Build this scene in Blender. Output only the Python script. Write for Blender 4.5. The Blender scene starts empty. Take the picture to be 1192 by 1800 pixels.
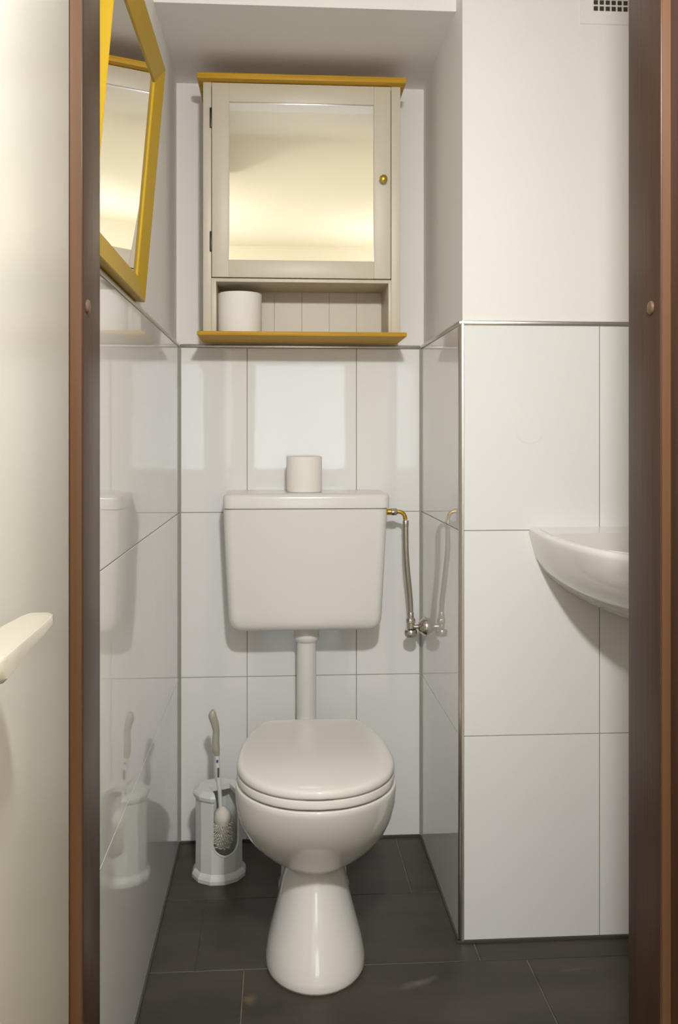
import bpy, bmesh, math, random
from mathutils import Vector, Matrix
random.seed(7)
S = bpy.context.scene
C = S.collection
PI = math.pi

# ------------------------------------------------------------------ camera
cam_d = bpy.data.cameras.new('camera')
cam = bpy.data.objects.new('camera', cam_d)
C.objects.link(cam)
cam.location = (0, 0, 1.1036)
cam.rotation_euler = (PI/2, 0, -0.0663)
cam_d.sensor_fit = 'VERTICAL'
cam_d.sensor_height = 36.0
cam_d.sensor_width = 23.84
cam_d.lens = 36.0*1609.6/1800
cam_d.shift_y = -(900-772.1)/1800
cam_d.clip_start = 0.02
S.camera = cam

# ------------------------------------------------------------------ world, lights, exposure
W = bpy.data.worlds.new('World')
S.world = W
W.use_nodes = True
bg = W.node_tree.nodes['Background']
bg.inputs['Color'].default_value = (0.86, 0.94, 1.0, 1)
bg.inputs['Strength'].default_value = 4.5

def lamp(name, typ, loc, energy, color, radius):
    d = bpy.data.lights.new(name, typ)
    d.energy = energy
    d.color = color
    d.shadow_soft_size = radius
    o = bpy.data.objects.new(name, d)
    o.location = loc
    C.objects.link(o)
    return o
fl_l = lamp('unseen_key_light', 'AREA', (0.13, 0.28, 1.90), 26.0, (1.0, 0.995, 0.975), 0.0)  # unseen key light added for the flash that throws the cistern shadow
fl_l.data.shape = 'DISK'; fl_l.data.size = 0.11
fl_l.rotation_euler = Vector((0.0, 0.60, -0.80)).to_track_quat('-Z', 'Y').to_euler()
lamp('hall_fill_light', 'POINT', (-0.80, -0.40, 1.90), 24.0, (1.0, 0.96, 0.88), 0.10)  # fill light added to brighten the hall, no such fixture
up_l = lamp('hall_bounce_light', 'AREA', (0.80, -0.72, 1.72), 5.0, (1.0, 0.96, 0.88), 0.0)  # added upward light, makes the bright ceiling patch in the cabinet mirror
up_l.data.shape = 'DISK'; up_l.data.size = 0.16
up_l.rotation_euler = (PI, 0, 0)

S.view_settings.view_transform = 'Standard'
S.view_settings.look = 'None'
S.view_settings.exposure = 0.0
S.view_settings.gamma = 1.0
S.view_settings.use_curve_mapping = False

# ------------------------------------------------------------------ materials
def mat(name, col, rough=0.5, metal=0.0, var=0.0, vscale=8.0, bump=0.0, bscale=60.0,
        coat=0.0, stretch=None, col2=None, spec=0.5, bdist=0.002, detail=4.0, translucent=0.0):
    m = bpy.data.materials.new(name)
    m.use_nodes = True
    nt = m.node_tree
    b = nt.nodes['Principled BSDF']
    b.inputs['Base Color'].default_value = (*col, 1)
    b.inputs['Roughness'].default_value = rough
    b.inputs['Metallic'].default_value = metal
    b.inputs['Specular IOR Level'].default_value = spec
    b.inputs['Coat Weight'].default_value = coat
    b.inputs['Coat Roughness'].default_value = 0.08
    tc = nt.nodes.new('ShaderNodeTexCoord')
    mp = nt.nodes.new('ShaderNodeMapping')
    geo = nt.nodes.new('ShaderNodeNewGeometry')
    nt.links.new(geo.outputs['Position'], mp.inputs['Vector'])
    if stretch:
        mp.inputs['Scale'].default_value = stretch
    if var > 0 or col2:
        n = nt.nodes.new('ShaderNodeTexNoise')
        n.inputs['Scale'].default_value = vscale
        n.inputs['Detail'].default_value = detail
        nt.links.new(mp.outputs['Vector'], n.inputs['Vector'])
        r = nt.nodes.new('ShaderNodeValToRGB')
        c2 = col2 if col2 else tuple(min(1, c*(1+var)) for c in col)
        c1 = tuple(c*(1-var) for c in col)
        r.color_ramp.elements[0].position = 0.3
        r.color_ramp.elements[1].position = 0.7
        r.color_ramp.elements[0].color = (*c1, 1)
        r.color_ramp.elements[1].color = (*c2, 1)
        nt.links.new(n.outputs['Fac'], r.inputs['Fac'])
        nt.links.new(r.outputs['Color'], b.inputs['Base Color'])
    if bump > 0:
        n2 = nt.nodes.new('ShaderNodeTexNoise')
        n2.inputs['Scale'].default_value = bscale
        n2.inputs['Detail'].default_value = 2.0
        nt.links.new(mp.outputs['Vector'], n2.inputs['Vector'])
        bp = nt.nodes.new('ShaderNodeBump')
        bp.inputs['Strength'].default_value = bump
        bp.inputs['Distance'].default_value = bdist
        nt.links.new(n2.outputs['Fac'], bp.inputs['Height'])
        nt.links.new(bp.outputs['Normal'], b.inputs['Normal'])
    return m

M = {}
M['plaster'] = mat('plaster', (0.86, 0.83, 0.80), 0.85, var=0.012, vscale=3, bump=0.12, bscale=180)
M['hallpaint'] = mat('cream_hall_paint', (0.80, 0.755, 0.64), 0.85, var=0.01, vscale=3)
M['tile'] = mat('wall_tile_glaze', (0.82, 0.812, 0.80), 0.03, var=0.008, vscale=2, bump=0.06, bscale=7, bdist=0.004)
M['grout'] = mat('wall_grout', (0.36, 0.345, 0.31), 0.9)
M['silicone'] = mat('grey_silicone', (0.36, 0.35, 0.30), 0.5)
M['floor_tile'] = mat('slate_floor_tile', (0.045, 0.037, 0.028), 0.42, var=0.30, vscale=5, bump=0.25, bscale=40, bdist=0.001, stretch=(0.7, 2.2, 1))
def smudge(m, spots):
    nt = m.node_tree; b = nt.nodes['Principled BSDF']
    geo = nt.nodes.new('ShaderNodeNewGeometry')
    src = b.inputs['Base Color'].links[0].from_socket
    for (x, y, rx, ry, rot, col, amt) in spots:
        mp = nt.nodes.new('ShaderNodeMapping'); mp.vector_type = 'TEXTURE'
        mp.inputs['Location'].default_value = (x, y, 0); mp.inputs['Rotation'].default_value = (0, 0, rot); mp.inputs['Scale'].default_value = (rx, ry, 1)
        nt.links.new(geo.outputs['Position'], mp.inputs['Vector'])
        ln = nt.nodes.new('ShaderNodeVectorMath'); ln.operation = 'LENGTH'
        nt.links.new(mp.outputs['Vector'], ln.inputs[0])
        nz = nt.nodes.new('ShaderNodeTexNoise'); nz.inputs['Scale'].default_value = 45
        nt.links.new(geo.outputs['Position'], nz.inputs['Vector'])
        ad = nt.nodes.new('ShaderNodeMath'); ad.operation = 'MULTIPLY_ADD'
        nt.links.new(nz.outputs['Fac'], ad.inputs[0]); ad.inputs[1].default_value = 1.2
        nt.links.new(ln.outputs['Value'], ad.inputs[2])
        mr = nt.nodes.new('ShaderNodeMapRange')
        mr.inputs['From Min'].default_value = 1.5; mr.inputs['From Max'].default_value = 0.6
        mr.inputs['To Min'].default_value = 0; mr.inputs['To Max'].default_value = amt
        nt.links.new(ad.outputs['Value'], mr.inputs['Value'])
        mx = nt.nodes.new('ShaderNodeMix'); mx.data_type = 'RGBA'
        nt.links.new(mr.outputs['Result'], mx.inputs['Factor'])
        nt.links.new(src, mx.inputs[6]); mx.inputs[7].default_value = (*col, 1)
        src = mx.outputs[2]
    nt.links.new(src, b.inputs['Base Color'])
smudge(M['floor_tile'], [(-0.055, 1.812, .020, .022, 0, (.22, .15, .07), .55), (0.285, 1.845, .060, .014, .35, (.30, .27, .23), .35), (.62, 1.87, .05, .006, .1, (.2, .18, .15), .25)])
M['floor_grout'] = mat('floor_grout', (0.23, 0.19, 0.14), 0.9, var=0.4, vscale=14)
M['silicone_dark'] = mat('dark_silicone', (0.07, 0.065, 0.055), 0.5)
M['brown'] = mat('brown_painted_wood', (0.047, 0.022, 0.012), 0.36, var=0.22, vscale=16, stretch=(4, 4, 0.12), bump=0.15, bscale=60, spec=0.32)
M['brown_edge'] = mat('lighter_brown_rebate', (0.105, 0.048, 0.020), 0.45, var=0.15, vscale=16, stretch=(4, 4, 0.12))  # rebate steps in a lighter brown than the jambs
M['brown_cap'] = mat('brown_plastic_cap', (0.11, 0.062, 0.038), 0.35)
M['door'] = mat('cream_door_lacquer', (0.585, 0.568, 0.515), 0.27, bump=0.03, bscale=90)
M['handle'] = mat('cream_handle_lacquer', (0.39, 0.365, 0.30), 0.18, coat=0.3)
M['cream'] = mat('cream_cabinet_paint', (0.63, 0.57, 0.455), 0.42, var=0.015, vscale=10)
M['ochre'] = mat('ochre_stained_oak', (0.54, 0.30, 0.022), 0.50, spec=0.25, var=0.20, vscale=26, stretch=(0.25, 4, 6))
M['yellow'] = mat('mustard_lacquer', (0.45, 0.28, 0.008), 0.45, spec=0.3, var=0.03, vscale=8)
M['mirror'] = mat('mirror_silver', (0.93, 0.93, 0.92), 0.004, metal=1.0)
M['ceramic'] = mat('white_ceramic', (0.79, 0.765, 0.735), 0.07, coat=0.4)
M['plastic'] = mat('white_plastic', (0.76, 0.735, 0.705), 0.20)
M['seat'] = mat('seat_plastic', (0.76, 0.725, 0.69), 0.16)
M['paper'] = mat('tissue_paper', (0.86, 0.82, 0.77), 0.95, bump=0.2, bscale=300)
M['core'] = mat('cardboard', (0.42, 0.33, 0.22), 0.9)
M['chrome'] = mat('chrome', (0.62, 0.58, 0.52), 0.16, metal=1.0)
M['alu'] = mat('satin_metal_trim', (0.60, 0.57, 0.53), 0.30, metal=1.0)
M['brass'] = mat('brass', (0.60, 0.40, 0.06), 0.28, metal=1.0)
M['braid'] = mat('braided_steel', (0.42, 0.38, 0.30), 0.42, metal=0.8, bump=0.6, bscale=500, bdist=0.001)
M['holder'] = mat('brush_holder_plastic', (0.70, 0.715, 0.685), 0.28)
M['bristle'] = mat('nylon_bristle', (0.74, 0.70, 0.62), 0.6)
M['grip'] = mat('grey_translucent_grip', (0.43, 0.41, 0.34), 0.25)
M['print_blue'] = mat('blue_print', (0.06, 0.07, 0.25), 0.5)
M['print_dark'] = mat('dark_print', (0.10, 0.10, 0.11), 0.5)
M['black'] = mat('dark_hinge_metal', (0.03, 0.027, 0.022), 0.4, metal=0.6)
M['vent'] = mat('vent_plastic', (0.78, 0.745, 0.68), 0.5)
M['dark'] = mat('duct_shade', (0.05, 0.043, 0.035), 0.9)
M['hallfloor'] = mat('hall_wood_floor', (0.62, 0.55, 0.46), 0.45, var=0.08, vscale=12, stretch=(8, 0.6, 1))
M['glass'] = mat('window_glass', (1, 1, 1), 0.02)
g = M['glass'].node_tree.nodes['Principled BSDF']
g.inputs['Transmission Weight'].default_value = 1.0
g.inputs['IOR'].default_value = 1.0

# ------------------------------------------------------------------ mesh helpers
class MB:
    def __init__(s):
        s.v = []; s.f = []
    def add(s, vs, fs):
        o = len(s.v)
        s.v += [tuple(v) for v in vs]
        s.f += [tuple(i+o for i in f) for f in fs]
        return s
    def box(s, x0, x1, y0, y1, z0, z1):
        vs = [(x, y, z) for x in (x0, x1) for y in (y0, y1) for z in (z0, z1)]
        return s.add(vs, [(0,1,3,2),(4,6,7,5),(0,4,5,1),(2,3,7,6),(0,2,6,4),(1,5,7,3)])
    def loft(s, rings, cap0=True, cap1=True, closed=True):
        n = len(rings[0]); vs = [p for r in rings for p in r]; fs = []
        for i in range(len(rings)-1):
            for j in range(n if closed else n-1):
                k = (j+1) % n
                fs.append((i*n+j, i*n+k, (i+1)*n+k, (i+1)*n+j))
        if cap0: fs.append(tuple(reversed(range(n))))
        if cap1: fs.append(tuple((len(rings)-1)*n+j for j in range(n)))
        return s.add(vs, fs)
    def lathe(s, prof, c, axis='z', n=28, cap=True):
        rings = []
        for r, h in prof:
            ring = []
            for j in range(n):
                a = 2*PI*j/n
                u, w = r*math.cos(a), r*math.sin(a)
                if axis == 'z': ring.append((c[0]+u, c[1]+w, c[2]+h))
                elif axis == 'x': ring.append((c[0]+h, c[1]+u, c[2]+w))
                else: ring.append((c[0]+w, c[1]+h, c[2]+u))
            rings.append(ring)
        return s.loft(rings, cap, cap)
    def tube(s, pts, r, n=12, cap=True):
        pts = [Vector(p) for p in pts]
        rs = r if isinstance(r, (list, tuple)) else [r]*len(pts)
        rings = []; prev = None
        for i, p in enumerate(pts):
            t = (pts[min(i+1, len(pts)-1)]-pts[max(i-1, 0)]).normalized()
            if prev is None:
                a = Vector((0, 1, 0)) if abs(t.y) < .9 else Vector((1, 0, 0))
                u = t.cross(a).normalized()
            else:
                u = (prev-t*prev.dot(t)).normalized()
            prev = u; w = t.cross(u)
            rings.append([p+(u*math.cos(2*PI*j/n)+w*math.sin(2*PI*j/n))*rs[i] for j in range(n)])
        return s.loft(rings, cap, cap)
    def build(s, name, m, parent=None, smooth=False, bevel=0.0, seg=2, angle=35):
        me = bpy.data.meshes.new(name)
        me.from_pydata(s.v, [], s.f)
        bm = bmesh.new(); bm.from_mesh(me)
        bmesh.ops.recalc_face_normals(bm, faces=bm.faces)
        if bevel > 0:
            es = [e for e in bm.edges if len(e.link_faces) == 2 and e.calc_face_angle(0) > math.radians(30)]
            bmesh.ops.bevel(bm, geom=es, offset=bevel, segments=seg, profile=0.5, affect='EDGES', clamp_overlap=True)
        bm.to_mesh(me); bm.free()
        me.materials.append(M[m])
        if smooth or bevel > 0:
            for p in me.polygons: p.use_smooth = True
            try: me.set_sharp_from_angle(angle=math.radians(angle))
            except Exception: pass
        o = bpy.data.objects.new(name, me)
        C.objects.link(o)
        if parent:
            o.parent = parent
            o.matrix_parent_inverse = parent.matrix_basis.inverted()
        return o

def box(name, m, b, parent=None, bevel=0.0, seg=2):
    return MB().box(*b).build(name, m, parent, bevel=bevel, seg=seg)
def empty(name, loc, label=None, cat=None, group=None):
    o = bpy.data.objects.new(name, None)
    o.empty_display_size = 0.05
    o.location = loc
    C.objects.link(o)
    if label: tag(o, label, cat, group)
    return o
def tag(o, label, cat, group=None):
    o['label'] = label; o['category'] = cat
    if group: o['group'] = group
    return o
def struct(o, label=None, cat=None):
    o['kind'] = 'structure'
    if label: tag(o, label, cat)
    return o
def catmull(pts, n=6, closed=False):
    P = [Vector(p) for p in pts]; out = []
    N = len(P); rng = N if closed else N-1
    for i in range(rng):
        g = lambda k: P[k % N] if closed else P[max(0, min(N-1, k))]
        p0, p1, p2, p3 = g(i-1), g(i), g(i+1), g(i+2)
        for q in range(n):
            t = q/n
            out.append(0.5*((2*p1)+(-p0+p2)*t+(2*p0-5*p1+4*p2-p3)*t*t+(-p0+3*p1-3*p2+p3)*t**3))
    if not closed: out.append(P[-1])
    return out

# ------------------------------------------------------------------ room dimensions
XL, XR = -0.270, 0.397          # tiled faces of the niche
YB, YF = 2.5265, 1.986          # tiled back wall, tiled front of the pier
XE = 1.10                       # right wall of the little room
YD0, YD1 = 1.04, 1.20           # door wall: hall side and room side
T = 0.4515                      # tile row pitch
ZT = 3*T + 0.010                # top of the metal trim
ZC = 2.36                       # ceiling
ZS = 2.08                       # soffit over the toilet
REC = 0.008                     # tiles stand proud of the plaster
HY, HX0, HX1 = -1.25, -1.3, 1.5 # hall

# ------------------------------------------------------------------ structure
fl = struct(box('floor', 'floor_grout', (XL-0.1, XE+0.1, YD0, YB+0.1, -0.10, -0.0025)), 'dark slate-tiled toilet floor with thin pale joints', 'floor')
rows = [(2.511, 2.5265, [0.325]), (2.2125, 2.509, [-0.275, 0.325, 0.925]), (1.9145, 2.2105, [-0.172, 0.428, 1.028]),
        (1.6165, 1.9125, [-0.071, 0.527]), (1.3185, 1.6145, [0.25, 0.85]), (1.04, 1.3165, [0.03, 0.63])]
for y0, y1, js in rows:
    xs = [XL-0.005] + [j for j in js if XL+0.01 < j < XE-0.02] + [XE]
    for a, b in zip(xs[:-1], xs[1:]):
        bb = b
        if y0 >= YF: bb = min(b, XR+0.005)
        elif y0 > 1.9 and a > XR: pass
        if a >= bb-0.005: continue
        yy1 = min(y1, YF) if a > XR-0.001 else y1
        g0 = .0004 if abs(a+.172) < .001 else .0012; g1 = .0004 if abs(bb+.172) < .001 else .0012
        box('floor_tile', 'floor_tile', (a+g0, bb-g1, y0, yy1, -0.012, 0.0), fl, bevel=0.0008, seg=1)
struct(box('floor_hall', 'hallfloor', (HX0-0.1, HX1+0.1, HY-0.1, YD0, -0.10, 0.0)), 'pale wooden hall floor outside the toilet door', 'floor')

def tile_block(parent, axis, face, spans, rows_z, sgn):
    """tiles on a wall; axis 'y' = wall faces -Y at y=face, 'x' = wall faces sgn*X at x=face"""
    for a, b in spans:
        for z0, z1 in rows_z:
            if axis == 'y': bb = (a+.0011, b-.0011, face, face+0.0078, z0+.0011, z1-.0011)
            elif sgn > 0: bb = (face-0.0078, face, a+.0011, b-.0011, z0+.0011, z1-.0011)
            else: bb = (face, face+0.0078, a+.0011, b-.0011, z0+.0011, z1-.0011)
            box('wall_tile', 'tile', bb, parent, bevel=0.0004, seg=1)
RZ = [(0.004, T), (T, 2*T), (2*T, 3*T)]

wb = struct(box('wall_back', 'plaster', (XL-0.1, XR+0.2, YB+REC, YB+0.15, -0.1, ZC+0.1)), 'back wall behind the toilet, white tiles below plaster', 'wall')
box('grout', 'grout', (XL-0.004, XR+0.004, YB+0.0015, YB+REC, 0, 3*T), wb)
tile_block(wb, 'y', YB, [(XL+0.003, -0.0853), (-0.0853, 0.2162), (0.2162, XR-0.003)], RZ, 0)
wl = struct(box('wall_left', 'plaster', (XL-0.15, XL-REC, YD1, YB+REC, -0.1, ZC+0.1)), 'left wall with glossy white tiles under plain plaster', 'wall')
box('grout', 'grout', (XL-REC, XL-0.0015, YD1, YB, 0, 3*T), wl)
tile_block(wl, 'x', XL, [(YD1, YB-0.003)], RZ, 1)
wr = struct(box('wall_right', 'plaster', (XR+REC, XE+0.02, YF+REC, YB+REC, -0.1, ZC+0.1)), 'boxed-out pier wall right of the toilet niche, white tiles below plaster', 'wall')
box('grout', 'grout', (XR+0.0015, XR+REC, YF+0.008, YB, 0, 3*T), wr)
box('grout', 'grout', (XR+0.008, XE, YF+0.0015, YF+REC, 0, 3*T), wr)
tile_block(wr, 'x', XR, [(YF+0.009, YB-0.003)], RZ, -1)
tile_block(wr, 'y', YF, [(XR+0.0085, 0.7106), (0.7106, 1.0121), (1.0121, XE)], RZ, 0)
struct(box('wall_room_right', 'plaster', (XE, XE+0.12, YD1, YF+REC, -0.1, ZC+0.1)), 'plain right wall of the little room beside the washbasin', 'wall')
struct(box('ceiling', 'plaster', (HX0-0.1, HX1+0.1, YD1, YB+0.15, ZC, ZC+0.1)), 'plain white ceiling of the toilet room', 'ceiling')
struct(box('ceiling_hall', 'hallpaint', (HX0-0.1, HX1+0.1, HY-0.1, YD1, ZC, ZC+0.1)), 'cream hall ceiling in front of the door', 'ceiling')
struct(box('ceiling_bulkhead', 'plaster', (XL-REC, XR+REC, 2.068, YB+REC, ZS, ZC)), 'lowered white soffit over the toilet niche above the cabinet', 'ceiling')
# door wall pieces and hall shell
struct(box('wall_door_left', 'hallpaint', (HX0, -0.262, YD0, YD1, -0.1, ZC)), 'hall wall left of the toilet door', 'wall')
struct(box('wall_door_right', 'hallpaint', (0.502, HX1, YD0, YD1, -0.1, ZC)), 'hall wall right of the toilet door', 'wall')
struct(box('wall_hall_left', 'hallpaint', (HX0-0.1, HX0, HY-0.1, YD0, -0.1, ZC)), 'left wall of the hall', 'wall')
struct(box('wall_hall_right', 'hallpaint', (HX1, HX1+0.1, HY-0.1, YD0, -0.1, ZC)), 'right wall of the hall', 'wall')
wh = MB()
wx0, wx1, wz0, wz1 = -0.20, 0.50, 0.86, 1.66
wh.box(HX0, wx0, HY-0.1, HY, -0.1, ZC).box(wx1, HX1, HY-0.1, HY, -0.1, ZC)
wh.box(wx0, wx1, HY-0.1, HY, -0.1, wz0).box(wx0, wx1, HY-0.1, HY, wz1, ZC)
struct(wh.build('wall_hall_back', 'hallpaint'), 'hall wall behind the viewer with a window', 'wall')
win = struct(empty('window_1', (0.15, HY, wz0)), 'white framed hall window opposite the toilet', 'window')
for b in ((wx0, wx1, HY-0.07, HY-0.02, wz0, wz0+.04), (wx0, wx1, HY-0.07, HY-0.02, wz1-.04, wz1),
          (wx0, wx0+.04, HY-0.07, HY-0.02, wz0+.04, wz1-.04), (wx1-.04, wx1, HY-0.07, HY-0.02, wz0+.04, wz1-.04)):
    box('window_frame', 'plastic', b, win, bevel=0.003)
box('window_pane', 'glass', (wx0+.04, wx1-.04, HY-0.048, HY-0.042, wz0+.04, wz1-.04), win)

# metal trims
def trim(n, bxs, label, m='alu', bev=0.003):
    mb = MB()
    for b in bxs: mb.box(*b)
    return struct(mb.build('trim_%d' % n, m, bevel=bev, seg=2), label, 'trim')
trim(1, [(XL+0.002, XR-0.002, YB-0.0015, YB+REC+.001, 3*T, ZT)], 'thin metal strip capping the tiles behind the toilet')
trim(2, [(XL-REC-.001, XL+0.0015, YD1+.001, YB, 3*T, ZT)], 'thin metal strip capping the tiles on the left wall')
trim(3, [(XR-0.0015, XR+REC+.001, YF, YB, 3*T, ZT)], 'thin metal strip capping the tiles on the pier side')
trim(4, [(XR+0.002, XE-.001, YF-0.0015, YF+REC+.001, 3*T, ZT)], 'thin metal strip capping the tiles on the pier front')
# quarter-round corner profile on the pier edge
mb = MB(); ring = []
cx, cy, r = XR+0.0085, YF+0.0085, 0.0100
prof = [(cx+.001, cy-r)] + [(cx-r*math.sin(a), cy-r*math.cos(a)) for a in [i*PI/2/8 for i in range(9)]] + [(cx-r, cy+.001), (cx+.0015, cy+.001)]
mb.loft([[(x, y, z) for x, y in prof] for z in (0.0, ZT-0.001)])
struct(mb.build('trim_5', 'alu', smooth=True), 'shiny quarter-round metal profile down the pier corner', 'trim')
for n, (x, y, lab) in enumerate(((XL, YB, 'grey silicone seam in the left back tile corner'), (XR, YB, 'grey silicone seam in the right back tile corner'))):
    d = 0.0055 if n == 0 else -0.0055
    mb = MB().loft([[(x-d*.3, y+.003, z), (x+d, y-.0005, z), (x+d*.35, y-.0025, z), (x, y-.0055, z)] for z in (0.004, 3*T)])
    struct(mb.build('trim_%d' % (6+n), 'silicone'), lab, 'trim')
for n, (b, lab) in enumerate((((XL, XR, YB-.004, YB+.004, -.004, .0045), 'dark floor seam along the back wall'),
                              ((XL-.004, XL+.004, YD1, YB, -.004, .0045), 'dark floor seam along the left wall'),
                              ((XR-.004, XR+.004, YF, YB, -.004, .0045), 'dark floor seam along the pier side'),
                              ((XR-.006, XE, YF-.004, YF+.004, -.004, .0045), 'dark floor seam along the pier front'))):
    struct(box('trim_%d' % (8+n), 'silicone_dark', b), lab, 'trim')

# door frame
JL, JR = -0.230, 0.470
df = struct(empty('door_frame', (0.12, 1.12, 0)), 'dark brown painted wooden door frame around the doorway', 'door frame')
def jamb(sign, xin, step, xout):
    # plan profile: reveal, rebate step towards the hall, rebate reveal, hall face
    pr = [(xin, YD1+.004), (xin, 1.100), (xin-sign*step, 1.100), (xin-sign*step, 1.030), (xout, 1.030), (xout, YD1+.004)]
    mb = MB().loft([[(x, y, z) for x, y in pr] for z in (0.0, ZC-0.002)])
    return mb.build('jamb', 'brown', df, bevel=0.0025, seg=3)
jl = jamb(1, JL, 0.0155, -0.300)
jr = jamb(-1, JR, 0.0130, 0.540)
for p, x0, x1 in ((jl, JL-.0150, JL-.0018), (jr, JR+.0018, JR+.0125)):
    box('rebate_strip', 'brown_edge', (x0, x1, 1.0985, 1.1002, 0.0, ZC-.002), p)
for p, x, s, y, z in ((jl, JL, 1, 1.1225, 1.2635), (jr, JR, -1, 1.127, 1.2695)):
    MB().lathe([(0.0088, 0), (0.0088, s*.001), (0.0075, s*.0028), (0.004, s*.0038), (0.0008, s*.0042)], (x, y, z), 'x', 20).build('screw_cap', 'brown_cap', p, smooth=True)

# open door leaf with lever
door = struct(empty('door_1', (-0.256, 1.05, 0)), 'open cream lacquered door leaf at the left edge', 'door')
DX = -0.2365
box('leaf', 'door', (DX-0.04, DX, 0.34, 1.056, 0.008, ZC-0.03), door, bevel=0.002)
hd = MB()
rings = []
for y, h0, xa, xb in ((0.598, .0125, -.2125, -.182), (0.603, .017, -.2135, -.178), (0.612, .0185, -.214, -.1765), (0.66, .0155, -.213, -.1775),
                      (0.71, .012, -.2105, -.1785), (0.745, .0095, -.2075, -.180), (0.756, .008, -.205, -.1815), (0.760, .006, -.203, -.184)):
    zt = 0.9625 if y > .6 else 0.961
    rd = .0030
    rings.append([(xa, y, zt-h0+rd), (xa, y, zt-rd), (xa+rd, y, zt), (xb-rd, y, zt), (xb-.0008, y, zt-.0009), (xb, y, zt-rd), (xb, y, zt-h0+rd), (xb-rd, y, zt-h0), (xa+rd, y, zt-h0)])
hd.loft(rings)
lever = hd.build('lever_handle', 'handle', door, smooth=True, angle=40)
MB().tube([(DX-.001, .612, .953), (-.205, .612, .953)], .0085, 16).build('handle_neck', 'handle', lever, smooth=True)
MB().lathe([(0.025, -.001), (.025, .006), (.022, .009), (.010, .010)], (DX, .612, .953), 'x', 28).build('rosette', 'handle', lever, smooth=True)
for z in (0.22, 2.12):
    MB().lathe([(0.007, -.04), (0.007, .04)], (DX-.003, 1.063, z), 'z', 14).build('hinge', 'chrome', door, smooth=True)

# ------------------------------------------------------------------ toilet
TX = 0.0785
def egg(z, yf, yb, hw, n=56, pf=2.0, pb=2.3, yc=None, cx=TX):
    if yc is None: yc = yf+(yb-yf)*0.42
    out = []
    for j in range(n):
        a = 2*PI*j/n
        ca, sa = math.cos(a), math.sin(a)
        p = pf if sa < 0 else pb
        x = math.copysign(abs(ca)**(2/p), ca)*hw
        ry = (yc-yf) if sa < 0 else (yb-yc)
        y = math.copysign(abs(sa)**(2/p), sa)*ry
        out.append((cx+x, yc+y, z))
    return out
toilet = empty('toilet', (TX, 1.98, 0), 'white floor-standing ceramic toilet with closed lid', 'toilet')
spec = [(0.0, 1.8135, 2.12, .104, 1.945), (0.006, 1.8115, 2.12, .1052, 1.945), (0.02, 1.815, 2.12, .1045, 1.948), (0.05, 1.829, 2.115, .098, 1.957),
        (0.09, 1.851, 2.11, .086, 1.97), (0.13, 1.872, 2.105, .0755, 1.98), (0.165, 1.887, 2.10, .067, 1.985), (0.188, 1.895, 2.10, .0605, 1.988), (0.198, 1.894, 2.10, .0595, 1.988),
        (0.206, 1.884, 2.12, .068, 1.985), (0.217, 1.868, 2.15, .090, 1.98), (0.232, 1.850, 2.175, .112, 1.97), (0.252, 1.831, 2.195, .131, 1.96), (0.28, 1.801, 2.21, .148, 1.945),
        (0.315, 1.773, 2.22, .160, 1.93), (0.35, 1.753, 2.225, .166, 1.92), (0.38, 1.7405, 2.225, .1675, 1.915), (0.3915, 1.7375, 2.225, .1675, 1.915), (0.3935, 1.7385, 2.222, .1668, 1.915), (0.3942, 1.7420, 2.22, .163, 1.915),
        (0.3935, 1.79, 2.16, .130, 1.93), (0.385, 1.80, 2.14, .12, 1.93), (0.30, 1.85, 2.08, .085, 1.95), (0.26, 1.92, 2.02, .04, 1.97)]
mb = MB().loft([egg(z, yf, yb, hw, yc=yc) for z, yf, yb, hw, yc in spec])
bowl = mb.build('bowl', 'ceramic', toilet, smooth=True, angle=80)
MB().lathe([(0.0875, 0), (0.0875, .012), (.081, .03), (.079, .15), (.079, .25)], (TX+.009, 2.262, 0), 'z', 36).build('outlet_pipe', 'ceramic', toilet, smooth=True)
MB().lathe([(0.035, 0), (0.035, .03), (.037, .035), (.037, .20)], (TX-.004, 2.20, 0.325), 'y', 24).build('inlet_socket', 'ceramic', toilet, smooth=True)
half = [(0.0, 1.7365), (0.045, 1.7425), (0.085, 1.7605), (0.118, 1.789), (0.143, 1.826), (0.158, 1.868), (0.1645, 1.91), (0.1645, 1.955), (0.160, 2.01), (0.152, 2.06), (0.142, 2.105),
        (0.130, 2.148), (0.120, 2.175), (0.111, 2.188), (0.095, 2.1945), (0.05, 2.196), (0.0, 2.196)]
right = [(p.x, p.y) for p in catmull([(a, b, 0) for a, b in half], 5)]
outline = right + [(-x, y) for x, y in reversed(right[1:-1])]
def lid_ring(z, inset, ymid=1.95, dy=0.0):
    sx = 1-inset/0.1645; sy = 1-inset/0.23
    return [(TX+x*sx, ymid+(y-ymid)*sy, z) for x, y in outline]
mb = MB().loft([lid_ring(.3985, .003), lid_ring(.3990, .0012), lid_ring(.4005, .0003), lid_ring(.4040, .0), lid_ring(.4130, .0003), lid_ring(.4150, .0015),
                lid_ring(.4155, .05), lid_ring(.3985, .055)], cap0=False, cap1=False)
n = len(outline); mb.f += [(7*n+j, 7*n+(j+1) % n, (j+1) % n, j) for j in range(n)]
mb.build('seat', 'seat', toilet, smooth=True, angle=60)
mb = MB().loft([lid_ring(.4184, .003), lid_ring(.4186, .0014), lid_ring(.4196, .0004), lid_ring(.4240, 0), lid_ring(.4290, .0008), lid_ring(.4325, .003), lid_ring(.4345, .0065),
                lid_ring(.4356, .012), lid_ring(.4364, .03), lid_ring(.4374, .09), lid_ring(.4378, .14)])
mb.build('lid', 'seat', toilet, smooth=True, angle=60)
for sx in (-.075, .075):
    MB().lathe([(0.010, -.016), (0.010, .016)], (TX+sx, 2.205, .414), 'x', 16).build('lid_hinge', 'seat', toilet, smooth=True)

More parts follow.
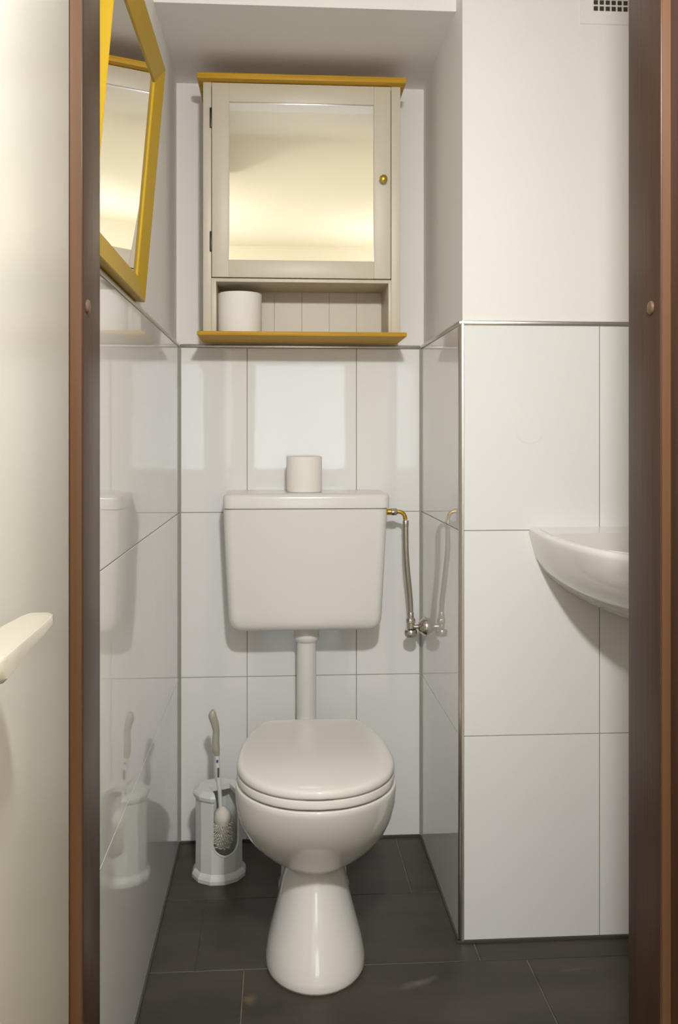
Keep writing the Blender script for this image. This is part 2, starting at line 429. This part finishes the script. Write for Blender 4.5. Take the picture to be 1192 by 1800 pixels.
# ------------------------------------------------------------------ cistern
cist = empty('cistern', (0.071, 2.45, 0.60), 'white plastic wall-hung cistern above the toilet', 'cistern')
def rrect(z, cx, hw, y0, y1, r, k=6):
    out = []
    for (px, py, a0) in ((cx+hw-r, y0+r, -PI/2), (cx+hw-r, y1-.004, 0), (cx-hw+r, y1-.004, PI/2), (cx-hw+r, y0+r, PI)):
        rr = r if py == y0+r else .004
        ppx = px if rr == r else (cx+hw-rr if px > cx else cx-hw+rr)
        for i in range(k+1):
            a = a0+PI/2*i/k
            out.append((ppx+rr*math.cos(a), py+rr*math.sin(a), z))
    return out
CB = YB-0.001
cr = []
for z, hw, yf in ((.604, .168, 2.400), (.605, .176, 2.390), (.608, .183, 2.380), (.614, .190, 2.373), (.623, .1955, 2.369), (.635, .1985, 2.3665), (.65, .200, 2.365), (.78, .2065, 2.360), (.918, .2125, 2.356), (.9225, .2125, 2.356), (.9235, .2105, 2.358)):
    cr.append(rrect(z, .071, hw, yf, CB, .024))
MB().loft(cr).build('body', 'plastic', cist, smooth=True, angle=50)
lr = [rrect(z, .0735, hw, yf, CB, .022) for z, hw, yf in ((.9245, .2125, 2.357), (.926, .2150, 2.3535), (.952, .2155, 2.3535), (.9585, .2140, 2.3555), (.9620, .2105, 2.360), (.9635, .205, 2.366), (.964, .18, 2.39))]
MB().loft(lr).build('cistern_lid', 'plastic', cist, smooth=True, angle=50)
PX = .0755
fp = empty('flush_pipe', (PX, 2.452, .325), 'vertical white flush pipe between cistern and toilet bowl', 'pipe')
MB().lathe([(.030, .0015), (.0335, -.001), (.0335, -.006), (.0325, -.020), (.0335, -.024), (.0325, -.032), (.029, -.037), (.027, -.040)], (PX, 2.452, .602), 'z', 32).build('pipe_collar', 'plastic', fp, smooth=True)
pp = [(PX, 2.452, .575), (PX, 2.452, .40)] + [(PX, 2.452-.045+.045*math.cos(a), .37-.045*math.sin(a)) for a in [i*PI/2/8 for i in range(9)]] + [(PX, 2.401, .325)]
MB().tube(pp, .0262, 24).build('pipe', 'plastic', fp, smooth=True)

# ------------------------------------------------------------------ paper rolls
def roll(c, r, h, label):
    e = empty('toilet_paper_roll', c, label, 'toilet paper', 'toilet paper rolls')
    MB().lathe([(.021, .001), (r-.003, 0), (r-.0008, .001), (r, .004), (r, h-.004), (r-.0008, h-.001), (r-.003, h), (.021, h-.001), (.021, .001)], c, 'z', 48, cap=False).build('paper', 'paper', e, smooth=True, angle=50)
    MB().lathe([(.021, .002), (.021, h-.002), (.0198, h-.002), (.0198, .002), (.021, .002)], c, 'z', 32, cap=False).build('core', 'core', e, smooth=True, angle=50)
roll((.069, 2.430, .9642), .0470, .094, 'white toilet paper roll standing on the cistern lid')
roll((-.1005, 2.415, 1.3785), .0575, .106, 'white toilet paper roll standing in the open compartment of the mirror cabinet')

# ------------------------------------------------------------------ supply hose and angle valve
hose = empty('supply_hose', (.34, 2.43, .62), 'braided metal supply hose running from the cistern to the angle valve', 'hose')
HYY = 2.43
MB().lathe([(.0085, -.004), (.0085, .0145)], (.2865, HYY, .910), 'x', 16).build('brass_nipple', 'brass', hose, smooth=True)
MB().lathe([(.0075, -.009), (.0105, -.007), (.0105, .006), (.0075, .009)], (.3085, HYY, .910), 'x', 6).build('coupling_nut', 'chrome', hose, bevel=.0008)
MB().tube([(.316, HYY, .910)]+[(.321+.0175*math.sin(a), HYY, .8925+.0175*math.cos(a)) for a in [i*PI/2/8 for i in range(9)]]+[(.3395, HYY, .888)], .0055, 14).build('elbow', 'brass', hose, smooth=True)
MB().lathe([(.0078, -.008), (.0082, -.006), (.0082, .006), (.0072, .008)], (.3402, HYY, .879), 'z', 18).build('ferrule', 'chrome', hose, smooth=True)
hp = catmull([(.3402, HYY, .875), (.3405, HYY, .84), (.3415, HYY, .80), (.3455, HYY+.003, .75), (.3510, HYY+.007, .70), (.3545, HYY+.010, .66), (.3555, HYY+.012, .625)], 6)
MB().tube(hp, .0070, 14).build('braided_hose', 'braid', hose, smooth=True)
MB().lathe([(.0078, -.010), (.0084, -.008), (.0084, .008), (.0074, .010)], (.3555, HYY+.012, .629), 'z', 18).build('ferrule', 'chrome', hose, smooth=True)
valve = empty('angle_valve', (.397, 2.443, .60), 'small chrome angle valve with round rosette on the pier tiles', 'valve')
VY, VZ = 2.443, .5995
MB().lathe([(.010, -.004), (.010, .020)], (.3558, VY, VZ), 'z', 18).build('valve_body', 'chrome', valve, smooth=True)
MB().lathe([(.0085, 0), (.0125, .001), (.0125, .011), (.0095, .014)], (.3558, VY, .609), 'z', 6).build('compression_nut', 'chrome', valve, bevel=.0008)
MB().lathe([(.006, 0), (.0155, .001), (.0172, .004), (.0172, .015), (.0155, .0185), (.010, .020)], (.3558, VY, .5735), 'z', 24).build('turning_knob', 'chrome', valve, smooth=True)
MB().lathe([(.0065, 0), (.0065, .018)], (.3605, VY, VZ), 'x', 16).build('inlet_stem', 'chrome', valve, smooth=True)
MB().lathe([(.006, 0), (.0110, .0015), (.0185, .0075), (.0235, .0135), (.0258, .0195), (.0258, .0218)], (.3750, VY, VZ), 'x', 32).build('rosette', 'chrome', valve, smooth=True, angle=50)

# ------------------------------------------------------------------ toilet brush and holder
BX, BY = -.150, 2.346
def gon(z, r, n=12, rot=PI/12, flute=0.0):
    out = []
    for j in range(n*4):
        a = rot+2*PI*j/(n*4)
        ph = (a-rot) % (2*PI/n)-PI/n
        rr = r*math.cos(PI/n)/math.cos(ph)*(1+flute*math.cos(2*PI*(j % 4)/4))
        out.append((BX+rr*math.cos(a), BY+rr*math.sin(a), z))
    return out
mb = MB().loft([gon(.0, .069), gon(.009, .0695), gon(.016, .066), (gon(.022, .0605)), gon(.12, .0595), gon(.198, .0600), gon(.204, .0650), gon(.212, .0665), gon(.217, .0640), gon(.2225, .052)])
ho = mb.build('brush_holder', 'holder')
cav = MB().loft([gon(.008, .054), gon(.2085, .0545)]).build('cav', 'holder')
ang = math.radians(-67)
dirv = Vector((math.cos(ang), math.sin(ang), 0)); per = Vector((-dirv.y, dirv.x, 0))
st = []
hwid = .0335
zb = .098
pts2 = [(hwid*math.cos(a), zb+hwid*math.sin(a)*.98) for a in [PI+i*PI/16 for i in range(17)]] + [(hwid*.98, .190), (hwid*.80, .235), (-hwid*.80, .235), (-hwid*.98, .190)]
o0 = Vector((BX, BY, 0))
cut = MB().loft([[o0+dirv*d+per*p+Vector((0, 0, z)) for p, z in pts2] for d in (-.004, .10)]).build('cut', 'holder')
for c_ in (cav, cut):
    md = ho.modifiers.new('b', 'BOOLEAN'); md.object = c_; md.operation = 'DIFFERENCE'; md.solver = 'EXACT'
bpy.context.view_layer.update()
dg = bpy.context.evaluated_depsgraph_get()
nm = bpy.data.meshes.new_from_object(ho.evaluated_get(dg))
ho.modifiers.clear(); ho.data = nm
for o in (cav, cut): bpy.data.objects.remove(o)
tag(ho, 'pale plastic toilet brush holder with oval front opening beside the toilet', 'brush holder')
def hold_r(a):
    ph = (a-PI/12) % (PI/6)-PI/12
    return .0597*math.cos(PI/12)/math.cos(ph)
rim = []
for p, z in [(hwid*.985, .196), (hwid, .16), (hwid, .125)] + [(hwid*math.cos(a), zb+hwid*math.sin(a)*.98) for a in [-i*PI/24 for i in range(25)]] + [(-hwid, .125), (-hwid, .16), (-hwid*.985, .196)]:
    off = math.asin(max(-1, min(1, p/.0593)))
    rd = hold_r(ang+off)
    rim.append(o0+dirv*(rd*math.cos(off))+per*p+Vector((0, 0, z)))
MB().tube(rim, .0024, 8).build('opening_rim', 'holder', ho, smooth=True)
brush = empty('toilet_brush', (BX, BY, .03), 'white toilet brush with grey grip standing in its holder', 'toilet brush')
hb = Vector((BX+.008, BY-.004, .115)); ht = Vector((BX-.006, BY+.004, .300))
MB().tube([hb, hb.lerp(ht, .5), ht], [.0062, .0055, .0060], 14).build('shaft', 'plastic', brush, smooth=True)
for t0, t1, m_ in ((.90, .935, 'print_blue'), (.70, .83, 'print_dark')):
    a, b = hb.lerp(ht, t0), hb.lerp(ht, t1)
    MB().box(a.x-.0025, a.x+.0025, a.y-.0068, a.y-.0052, a.z, b.z).build('print_mark', m_, brush)
gp = catmull([(ht.x+.001, ht.y, .296), (ht.x-.002, ht.y, .312), (ht.x-.003, ht.y, .335), (ht.x-.002, ht.y, .360), (ht.x-.006, ht.y-.001, .382), (ht.x-.011, ht.y-.002, .398), (ht.x-.009, ht.y-.001, .409), (ht.x-.006, ht.y, .412)], 5)
gr = [.0055, .0095, .0092, .0085, .0100, .0105, .0075, .004]
grr = []
for i in range(len(gp)):
    t = i/5; k = min(int(t), 6); grr.append(gr[k]+(gr[k+1]-gr[k])*(t-k))
MB().tube(gp, grr, 14).build('grip', 'grip', brush, smooth=True)
hc = Vector((hb.x+.000, hb.y+.002, .110))
MB().lathe([(.004, -.036), (.011, -.031), (.013, -.012), (.014, .012), (.022, .022), (.0235, .034), (.019, .048), (.010, .056), (.005, .060)], hc, 'z', 20).build('brush_core', 'bristle', brush, smooth=True)
mb = MB()
for lev in range(9):
    z = hc.z-.036+lev*.0075
    for j in range(26):
        a = 2*PI*(j+.5*(lev % 2))/26
        d = Vector((math.cos(a), math.sin(a), -.25+random.uniform(-.1, .1)))
        p0 = Vector((hc.x, hc.y, z))+d*.008; L = .0265 if lev > 1 else .020
        p1 = Vector((hc.x, hc.y, z))+d*L
        mb.tube([p0, p1], [.0011, .0017], 4)
br = mb.build('bristles', 'bristle', brush); br['kind'] = 'stuff'

# ------------------------------------------------------------------ mirror cabinet
cab = empty('mirror_cabinet', (.063, 2.53, 1.368), 'cream wall cabinet with mirrored door, open shelf and ochre wood mouldings', 'cabinet')
CX0, CX1, CY, CYB = -.1918, .3165, 2.360, 2.5335
CZ0, CZ1 = 1.378, 2.0175
box('side_panel', 'cream', (CX0, -.1710, CY, CYB, CZ0, CZ1), cab, bevel=.001)
box('side_panel', 'cream', (.2925, CX1, CY, CYB, CZ0, CZ1), cab, bevel=.001)
box('compartment_side', 'cream', (-.1710, -.1586, CY+.0005, CYB, CZ0, 1.508), cab, bevel=.0008)
box('compartment_side', 'cream', (.2853, .2925, CY+.0005, CYB, CZ0, 1.508), cab, bevel=.0008)
box('middle_shelf', 'cream', (-.1710, .2925, CY+.0005, CYB, 1.5075, 1.5165), cab, bevel=.001)
box('top_panel', 'cream', (-.1710, .2925, CY+.004, CYB, 2.009, CZ1), cab)
xs = [-.1586, -.0862, -.0107, .0648, .1403, .2158, .2853]
for a, b in zip(xs[:-1], xs[1:]):
    box('back_board', 'cream', (a+.0001, b-.0001, 2.520, 2.531, CZ0, 1.508), cab, bevel=.0007, seg=1)
box('cornice', 'ochre', (-.2055, .3285, 2.335, CYB, 2.0178, 2.0335), cab, bevel=.0025)
box('base_board', 'ochre', (-.2055, .3300, 2.335, YB-.0025, 1.3668, 1.3780), cab, bevel=.0025)
dr = box('door', 'cream', (-.1692, .2907, CY+.012, CY+.018, 1.5187, 2.0155), cab)
FY0 = CY-.004
box('stile', 'cream', (-.1692, -.1253, FY0, CY+.012, 1.5187, 2.0155), dr, bevel=.0012)
box('stile', 'cream', (.2468, .2907, FY0, CY+.012, 1.5187, 2.0155), dr, bevel=.0012)
box('rail', 'cream', (-.1253, .2468, FY0+.0006, CY+.012, 1.9680, 2.0155), dr, bevel=.0004)
box('rail', 'cream', (-.1253, .2468, FY0+.0006, CY+.012, 1.5187, 1.5635), dr, bevel=.0004)
box('mirror_pane', 'mirror', (-.1253, .2468, CY+.002, CY+.006, 1.5635, 1.9680), dr)
for z in (1.9255, 1.6095):
    MB().box(-.1745, -.1688, FY0-.002, CY+.002, z-.0255, z+.0255).build('hinge', 'black', dr, bevel=.001)
MB().lathe([(.0055, 0), (.0045, -.006), (.0050, -.009), (.0095, -.014), (.0105, -.018), (.0095, -.022), (.005, -.0245), (.001, -.025)], (.2700, FY0, 1.7725), 'y', 24).build('knob', 'brass', dr, smooth=True)

# ------------------------------------------------------------------ leaning yellow mirror on the left wall
lean = math.radians(5.0)
up = Vector((math.sin(lean), 0, math.cos(lean))); out = Vector((math.cos(lean), 0, -math.sin(lean)))
base = Vector((-.2757, 1.77, 1.3668))
LH, LW, FW = .448, .502, .043
wm = empty('wall_mirror', base, 'rectangular wall mirror in a mustard yellow frame leaning from the left wall', 'mirror')
def MP(a, b, n): return base+Vector((0, -1, 0))*a+up*b+out*n
sec = [(0.0, 0.0), (0.0, .0205), (.0015, .0220), (FW-.0012, .0110), (FW, .0090), (FW, .0)]
def cornerpts(d, n): return [MP(d, d, n), MP(LW-d, d, n), MP(LW-d, LH-d, n), MP(d, LH-d, n)]
cs = [cornerpts(d, n) for d, n in sec]
for k in range(4):
    k2 = (k+1) % 4
    MB().loft([[c_[k] for c_ in cs], [c_[k2] for c_ in cs]]).build('frame_rail', 'yellow', wm)
i_ = FW-.002
MB().loft([[MP(i_, i_, n), MP(LW-i_, i_, n), MP(LW-i_, LH-i_, n), MP(i_, LH-i_, n)] for n in (.004, .0085)]).build('mirror_glass', 'mirror', wm)

# ------------------------------------------------------------------ washbasin
sink = empty('washbasin', (.80, YF, .90), 'white ceramic washbasin with rounded edge mounted on the pier tiles', 'washbasin')
SX, SW, SP = .80, .2485, .40
def dring(sw, sp, z, slope, dy=0.0, n=40, ex=2.3):
    pts = []
    for j in range(n+1):
        a = PI*j/n
        ca, sa = math.cos(a), math.sin(a)
        x = SX-math.copysign(abs(ca)**(2/ex), ca)*sw
        y = YF-.0004-dy-(abs(sa)**(2/ex))*sp
        zz = z-slope*((YF-y)/SP)
        pts.append((x, y, zz))
    a, b = Vector(pts[-1]), Vector(pts[0])
    pts += [tuple(a.lerp(b, t)) for t in (.02, .06, .15, .3, .5, .7, .85, .94, .98)]
    return pts
rr = []
for s_, p_, dz, sl in ((.08, .10, -.196, .0), (.20, .25, -.186, .0), (.36, .42, -.171, .0), (.53, .58, -.150, .002), (.67, .70, -.130, .006), (.79, .80, -.108, .010), (.88, .875, -.084, .014), (.945, .935, -.056, .018),
                       (.985, .98, -.028, .022), (1.0, 1.0, -.012, .024), (1.0, 1.0, -.005, .024), (.99, .99, 0, .024), (.97, .975, .0006, .024), (.94, .95, .0007, .024)):
    rr.append(dring(SW*s_, SP*p_, .9085+dz-(.007 if dz < -.05 else 0), sl))
for s_, p_, dz in ((.915, .775, -.004), (.88, .745, -.02), (.78, .66, -.075), (.55, .50, -.115), (.25, .3, -.128)):
    rr.append([(x, y, z) for x, y, z in dring(SW*s_, SP*p_, .9085+dz, .016, dy=.06)])
mbk = MB().loft(rr, cap0=True, cap1=True, closed=True)
mbk.build('basin', 'ceramic', sink, smooth=True, angle=60)
MB().lathe([(.004, 0), (.020, .001), (.022, .004), (.016, .005)], (SX, YF-.12, .7740), 'z', 24).build('drain', 'chrome', sink, smooth=True)

# ------------------------------------------------------------------ ventilation grille
vent = empty('vent_grille', (.79, YF, 2.025), 'square white ventilation grille high on the pier wall', 'vent')
VX0, VX1, VZ0, VZ1 = .669, .9135, 2.026, 2.27
gx0, gz0, pitch, hole, nx, nz = .6990, 2.0552, .01352, .0103, 14, 14
gx1 = gx0+pitch*(nx-1)+hole; gz1 = gz0+pitch*(nz-1)+hole
PY = YF+REC
fr = MB()
for b in ((VX0, gx0, VZ0, VZ1), (gx1, VX1, VZ0, VZ1), (gx0, gx1, VZ0, gz0), (gx0, gx1, gz1, VZ1)):
    fr.box(b[0], b[1], PY-.0025, PY, b[2], b[3])
fr.build('grille_frame', 'plaster', vent)
for i in range(nx-1):
    x = gx0+pitch*i+hole
    box('grille_bar', 'vent', (x, x+pitch-hole, PY-.0028, PY-.0008, gz0, gz1), vent)
for i in range(nz-1):
    z = gz0+pitch*i+hole
    box('grille_bar', 'vent', (gx0, gx1, PY-.0032, PY-.0010, z, z+pitch-hole), vent)
box('duct_shade_sheet', 'dark', (gx0, gx1, PY-.0007, PY-.0002, gz0, gz1), vent)  # dark sheet standing in for the shade inside the duct

# round blanking disc on the pier tile
disc = MB().lathe([(.0315, 0), (.0315, -.0004), (.0310, -.0006), (.001, -.0006)], (.553, YF, 1.125), 'y', 40).build('hole_cover', 'tile')
tag(disc, 'faint round white cover disc on the upper pier tile', 'cover disc')
